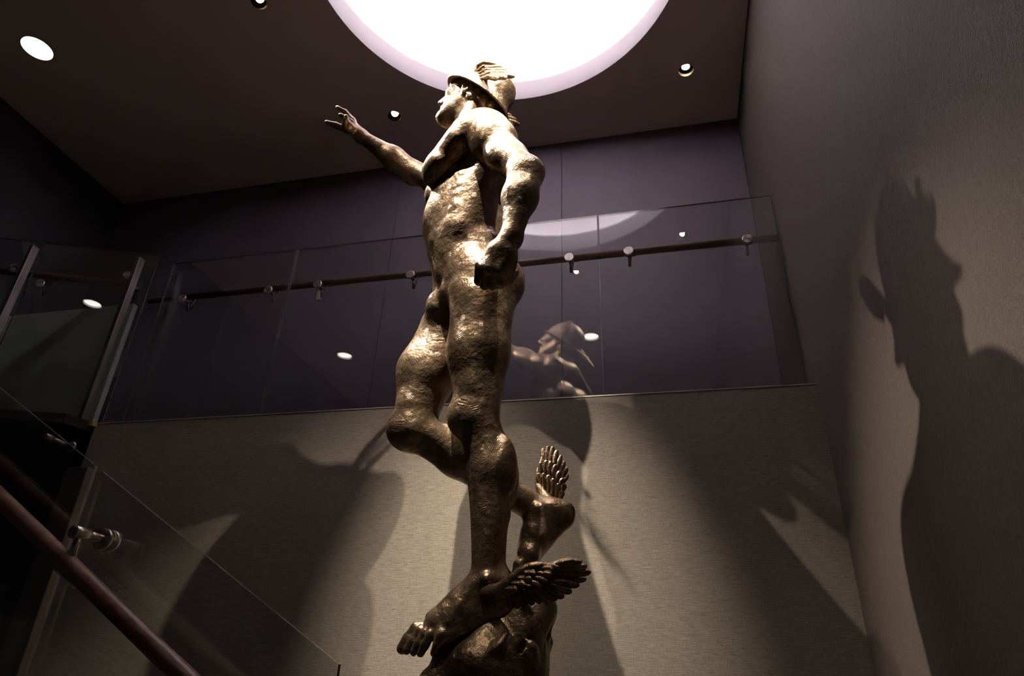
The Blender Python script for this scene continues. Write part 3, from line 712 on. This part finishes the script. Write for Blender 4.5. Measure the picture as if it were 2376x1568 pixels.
torso()
head()
leg(HIP_L, KN_L, AN_L, np.array([-0.92, -0.38, 0.0]), 1, 1.0, 0.034)
leg(HIP_R + np.array([-0.055, -0.015, 0.0]), KN_R, AN_R, np.array([-0.88, -0.30, 0.2]), -1, 1.0, 0.0, 0.022, 0.7)
FOOT_L = foot(AN_L, pix(910, 1506, y=1.84) - pix(1165, 1425, y=1.93), (-0.35, -0.50, 0.80), 1, 0.25, k=1.22)
FOOT_R = foot(AN_R, pix(1158, 1352, y=2.14) - pix(1290, 1215, y=2.21), (-0.75, -0.25, -0.1), -1, 0.2)
arm(SH_L, EL_L, WR_L, (-0.9, -0.2, 0.2), 1.14)
arm(SH_R, EL_R, WR_R, (0.2, -0.3, 0.9), 1.06)
fist(WR_L, nrm(np.array([-0.50, 0.0, -0.87])), (0.25, 0.95, 0.0), (-0.95, 0.2, 0.3))
open_hand(WR_R)

statue = empty('bronze_statue', (-0.56, 1.92, -0.30))
tag(statue, 'bronze nude male figure in a winged helmet with one arm stretched out', 'statue')
body = link('body', B.mesh('body'), M_BRONZE, statue)
del B

# helmet with a wide brim, set back on the head
def helmet():
    hf = Fr(pix(1113, 234, y=1.900), (-0.80, 0.0, 0.60), (0.6, 0.0, 0.8))
    out = [(0, 1), (.18, .985), (.36, .94), (.52, .85), (.65, .71), (.735, .54), (.78, .36), (.80, .22), (.835, .12), (.90, .05), (1.0, 0.0), (1.012, -.02),
           (.995, -.04), (.90, 0.0), (.82, .06), (.765, .18), (.74, .36), (.68, .55), (.5, .78), (.25, .90), (0, .93)]
    seg = 56; bm = bmesh.new(); rings = []
    for ro, z in out:
        rg = []
        for k in range(1 if ro < 1e-6 else seg):
            t = 2 * math.pi * k / seg; c, sn = math.cos(t), math.sin(t)
            droop = -0.10 * max(0, (ro - 0.8) / 0.2) * (sn * sn) - 0.06 * max(0, (ro - 0.8) / 0.2) * max(0, -c)
            rg.append(bm.verts.new(V(hf(0.168 * ro * c + 0.004, 0.134 * ro * sn, 0.168 * (z + droop)))))
        rings.append(rg)
    for p, q in zip(rings, rings[1:]):
        for k in range(seg):
            k2 = (k + 1) % seg
            if len(p) == 1: bm.faces.new((p[0], q[k2], q[k]))
            elif len(q) == 1: bm.faces.new((p[k], p[k2], q[0]))
            else: bm.faces.new((p[k], p[k2], q[k2], q[k]))
    o = obj('helmet', bm, M_BRONZE, statue, True)
    b2 = bmesh.new()                                                    # rolled edge of the brim
    pts = []
    for k in range(61):
        t = 2 * math.pi * k / 60; sn, c = math.sin(t), math.cos(t)
        pts.append(hf(0.168 * 1.005 * c + 0.004, 0.134 * 1.005 * sn, 0.168 * (-0.02 - 0.10 * sn * sn - 0.06 * max(0, -c))))
    tube(b2, pts, 0.0045, 8, False); obj('brim_edge', b2, M_BRONZE, o, True)
    return hf

def feather_mesh(root, tip, w, nrm_v, lift=0.0, thick=0.008, n=10):
    root, tip = V(root), V(tip); d = tip - root; L = d.length; d.normalize(); nv = V(nrm_v); nv = (nv - d * nv.dot(d)).normalized(); sd = d.cross(nv)
    bm = bmesh.new(); rings = []
    for t in [0, .12, .25, .4, .55, .7, .8, .88, .94, .975, 1.0]:
        ww = w * 0.5 * (0.5 + 0.65 * t if t < 0.7 else 0.955 * math.sqrt(max(0.0, 1 - ((t - 0.7) / 0.3) ** 2.6)) + 0.05)
        th = min(thick, w * 0.22) * (1 - 0.7 * t); c = root + d * (L * t) + nv * (lift * L * math.sin(t * math.pi * 0.5) ** 2)
        rings.append([bm.verts.new(c + sd * ww), bm.verts.new(c + sd * ww * 0.28 + nv * th * 0.55), bm.verts.new(c + nv * th), bm.verts.new(c - sd * ww * 0.28 + nv * th * 0.55), bm.verts.new(c - sd * ww), bm.verts.new(c - nv * th * 0.35)])
    for a, b in zip(rings, rings[1:]):
        for k in range(6): bm.faces.new((a[k], a[(k + 1) % 6], b[(k + 1) % 6], b[k]))
    bm.faces.new(rings[0][::-1]); bm.faces.new(rings[-1])
    return bm

def wing(name, chain, radii, feathers, nv):
    bm = bmesh.new(); pts = [pix(a, b, y=y) for a, b, y in chain]
    # resample the leading edge smoothly
    P = np.array(pts); t = np.linspace(0, 1, len(P)); tt = np.linspace(0, 1, 24)
    S = np.stack([np.interp(tt, t, P[:, i]) for i in range(3)], 1); R = np.interp(tt, t, radii)
    for _ in range(3): S[1:-1] = (S[:-2] + 2 * S[1:-1] + S[2:]) / 4
    tube(bm, list(S), list(R), 12)
    w = obj(name, bm, M_BRONZE, statue, True)
    for a, b, wd, lift in feathers:
        obj('feather', feather_mesh(pix(*a[:2], y=a[2]), pix(*b[:2], y=b[2]), wd * 0.88, nv, lift), M_BRONZE, w, True)
    return w

def fan(r0, r1, tips, w, lift=0.05):
    n = len(tips); out = []
    for i, tp in enumerate(tips):
        t = i / max(n - 1, 1); out.append((tuple(r0[k] + (r1[k] - r0[k]) * t for k in range(3)), tp, w, lift))
    return out

HF = helmet()
TOCAM = -nrm(ray(1140, 180))
fs = fan((1112, 158, 1.793), (1118, 178, 1.793), [(1168, 156, 1.750), (1182, 164, 1.735), (1192, 171, 1.725), (1199, 178, 1.720), (1180, 181, 1.735), (1160, 182, 1.750)], 0.026, 0.03)
fs += fan((1105, 166, 1.798), (1110, 184, 1.798), [(1128, 153, 1.779), (1138, 160, 1.774), (1142, 168, 1.769), (1138, 177, 1.769)], 0.024, 0.06)
wing('helmet_wing', [(1106, 186, 1.818), (1103, 170, 1.808), (1108, 154, 1.798), (1124, 145, 1.784), (1143, 147, 1.769), (1160, 153, 1.759)], [0.012, 0.014, 0.012, 0.009, 0.007, 0.004], fs, TOCAM)
fs = fan((1150, 262, 2.031), (1152, 278, 2.031), [(1188, 270, 2.090), (1199, 279, 2.109), (1207, 290, 2.119), (1192, 291, 2.100), (1178, 288, 2.080)], 0.028, 0.0)
wing('helmet_wing', [(1140, 268, 2.002), (1148, 260, 2.031), (1165, 260, 2.061), (1182, 266, 2.080)], [0.013, 0.012, 0.008, 0.004], fs, TOCAM)

TOCAM = -nrm(ray(1250, 1350)); YA = 1.80
fs = fan((1252, 1318, YA - .01), (1236, 1346, YA), [(1336, 1300, YA - .02), (1352, 1302, YA - .02), (1364, 1313, YA - .015), (1373, 1327, YA - .01), (1362, 1344, YA), (1346, 1358, YA), (1328, 1374, YA + .01), (1310, 1386, YA + .01)], 0.027, 0.05)
fs += fan((1228, 1340, YA), (1176, 1378, YA + .02), [(1294, 1392, YA + .01), (1276, 1396, YA + .015), (1258, 1398, YA + .02), (1240, 1402, YA + .02), (1222, 1407, YA + .025), (1205, 1411, YA + .03), (1190, 1412, YA + .03)], 0.026, 0.06)
fs += fan((1240, 1318, YA - .02), (1180, 1362, YA), [(1286, 1322, YA - .03), (1284, 1336, YA - .03), (1274, 1350, YA - .025), (1260, 1362, YA - .02), (1242, 1370, YA - .015), (1222, 1378, YA - .01), (1202, 1386, YA)], 0.030, 0.10)
fs += fan((1216, 1328, YA - .03), (1172, 1366, YA), [(1246, 1334, YA - .04), (1238, 1346, YA - .035), (1222, 1358, YA - .03), (1204, 1370, YA - .02)], 0.028, 0.12)
wing('ankle_wing', [(1118, 1374, 1.905), (1160, 1374, 1.83), (1186, 1352, 1.81), (1214, 1326, 1.795), (1240, 1314, 1.785), (1268, 1313, 1.78), (1300, 1316, 1.78)], [0.024, 0.022, 0.020, 0.017, 0.015, 0.010, 0.004], fs, TOCAM)

TOCAM = -nrm(ray(1280, 1100)); YA = 2.24
fs = fan((1258, 1090, YA), (1300, 1130, YA), [(1261, 1040, YA + .02), (1272, 1035, YA + .02), (1283, 1036, YA + .02), (1293, 1044, YA + .02), (1302, 1056, YA + .02), (1310, 1070, YA + .02), (1316, 1084, YA + .02), (1317, 1100, YA + .02)], 0.022, 0.03)
fs += fan((1252, 1112, YA - .01), (1300, 1150, YA - .01), [(1256, 1072, YA - .01), (1268, 1068, YA - .01), (1279, 1070, YA - .01), (1290, 1078, YA - .01), (1300, 1092, YA - .01), (1308, 1108, YA - .01), (1310, 1122, YA - .01)], 0.025, 0.06)
fs += fan((1254, 1140, YA - .02), (1296, 1168, YA - .02), [(1250, 1098, YA - .02), (1262, 1098, YA - .025), (1274, 1102, YA - .025), (1285, 1110, YA - .025), (1296, 1122, YA - .02), (1304, 1138, YA - .02)], 0.028, 0.10)
wing('ankle_wing', [(1274, 1168, 2.215), (1258, 1146, 2.225), (1249, 1120, 2.23), (1247, 1100, 2.235), (1254, 1078, 2.24), (1258, 1060, 2.25)], [0.026, 0.020, 0.014, 0.010, 0.007, 0.004], fs, TOCAM)

# rock under the standing foot
def rock():
    global B
    B = Field((-0.95, 1.60, -0.34), (-0.20, 2.35, 0.34), 0.006); rng = random.Random(11)
    B.cone((-0.53, 1.98, -0.33), (-0.50, 1.98, 0.02), 0.20, 0.135, 0.05)
    B.cone((-0.50, 1.98, 0.0), pix(1228, 1425, y=2.02), 0.13, 0.075, 0.05)
    B.cone(pix(1110, 1545, y=1.90), pix(1140, 1475, y=1.93), 0.075, 0.045, 0.03)
    B.cone(pix(1010, 1590, y=1.90), pix(1090, 1520, y=1.93), 0.05, 0.05, 0.03)
    B.cone(pix(1215, 1455, y=1.95), pix(1262, 1408, y=2.03), 0.05, 0.035, 0.03)
    B.cone(FOOT_L(0.05, 0, -0.135), FOOT_L(0.16, 0, -0.150), 0.035, 0.03, 0.03)
    for i in range(46):
        a = rng.uniform(0, 2 * math.pi); z = rng.uniform(-0.3, 0.17); rad = 0.20 - 0.10 * (z + 0.33) / 0.5
        d = nrm((math.cos(a) * 0.4, math.sin(a) * 0.4, rng.uniform(0.3, 1))); p0 = np.array([-0.51 + rad * math.cos(a), 1.99 + rad * math.sin(a), z])
        if p0[1] < 1.93 and z > 0.02 and p0[0] < -0.45: continue
        B.cone(p0 - d * 0.05, p0 + d * 0.05, 0.022 + 0.016 * rng.random(), 0.012, 0.02)
    for i in range(22):
        a = rng.uniform(0, 2 * math.pi); z = rng.uniform(-0.28, 0.16); rad = 0.225 - 0.10 * (z + 0.33) / 0.5
        d = nrm((math.cos(a + 1.2) * 0.7, math.sin(a + 1.2) * 0.7, rng.uniform(0.3, 1))); p0 = np.array([-0.51 + rad * math.cos(a), 1.99 + rad * math.sin(a), z])
        B.cone(p0 - d * 0.06, p0 + d * 0.06, 0.010, 0.005, 0.014, sub=True)
    for i in range(7):                                                   # combed folds on the lit boss
        B.cone(pix(1118 + 7 * i, 1525 - 4 * i, y=1.845), pix(1150 + 5 * i, 1490 - 4 * i, y=1.86), 0.009, 0.005, 0.008)
    return link('rock', B.mesh('rock'), M_ROCK, statue)
rock()
# the finished statue takes its place under the dome, on its plinth
statue.location = (-0.5992, 2.0544, -0.321); statue.scale = (1.07, 1.07, 1.07)
# plinth that carries the rock
pl = empty('plinth', (-0.58, 2.16, FL)); tag(pl, 'dark square plinth under the bronze rock', 'plinth')
nbox('shaft', (-0.90, -0.26, 1.90, 2.48, FL + .1, -0.40), M_DARK, pl, .006)
nbox('base', (-0.95, -0.21, 1.85, 2.53, FL, FL + .1), M_DARK, pl, .006)
nbox('cap', (-0.92, -0.24, 1.88, 2.50, -0.41, -0.372), M_DARK, pl, .004)
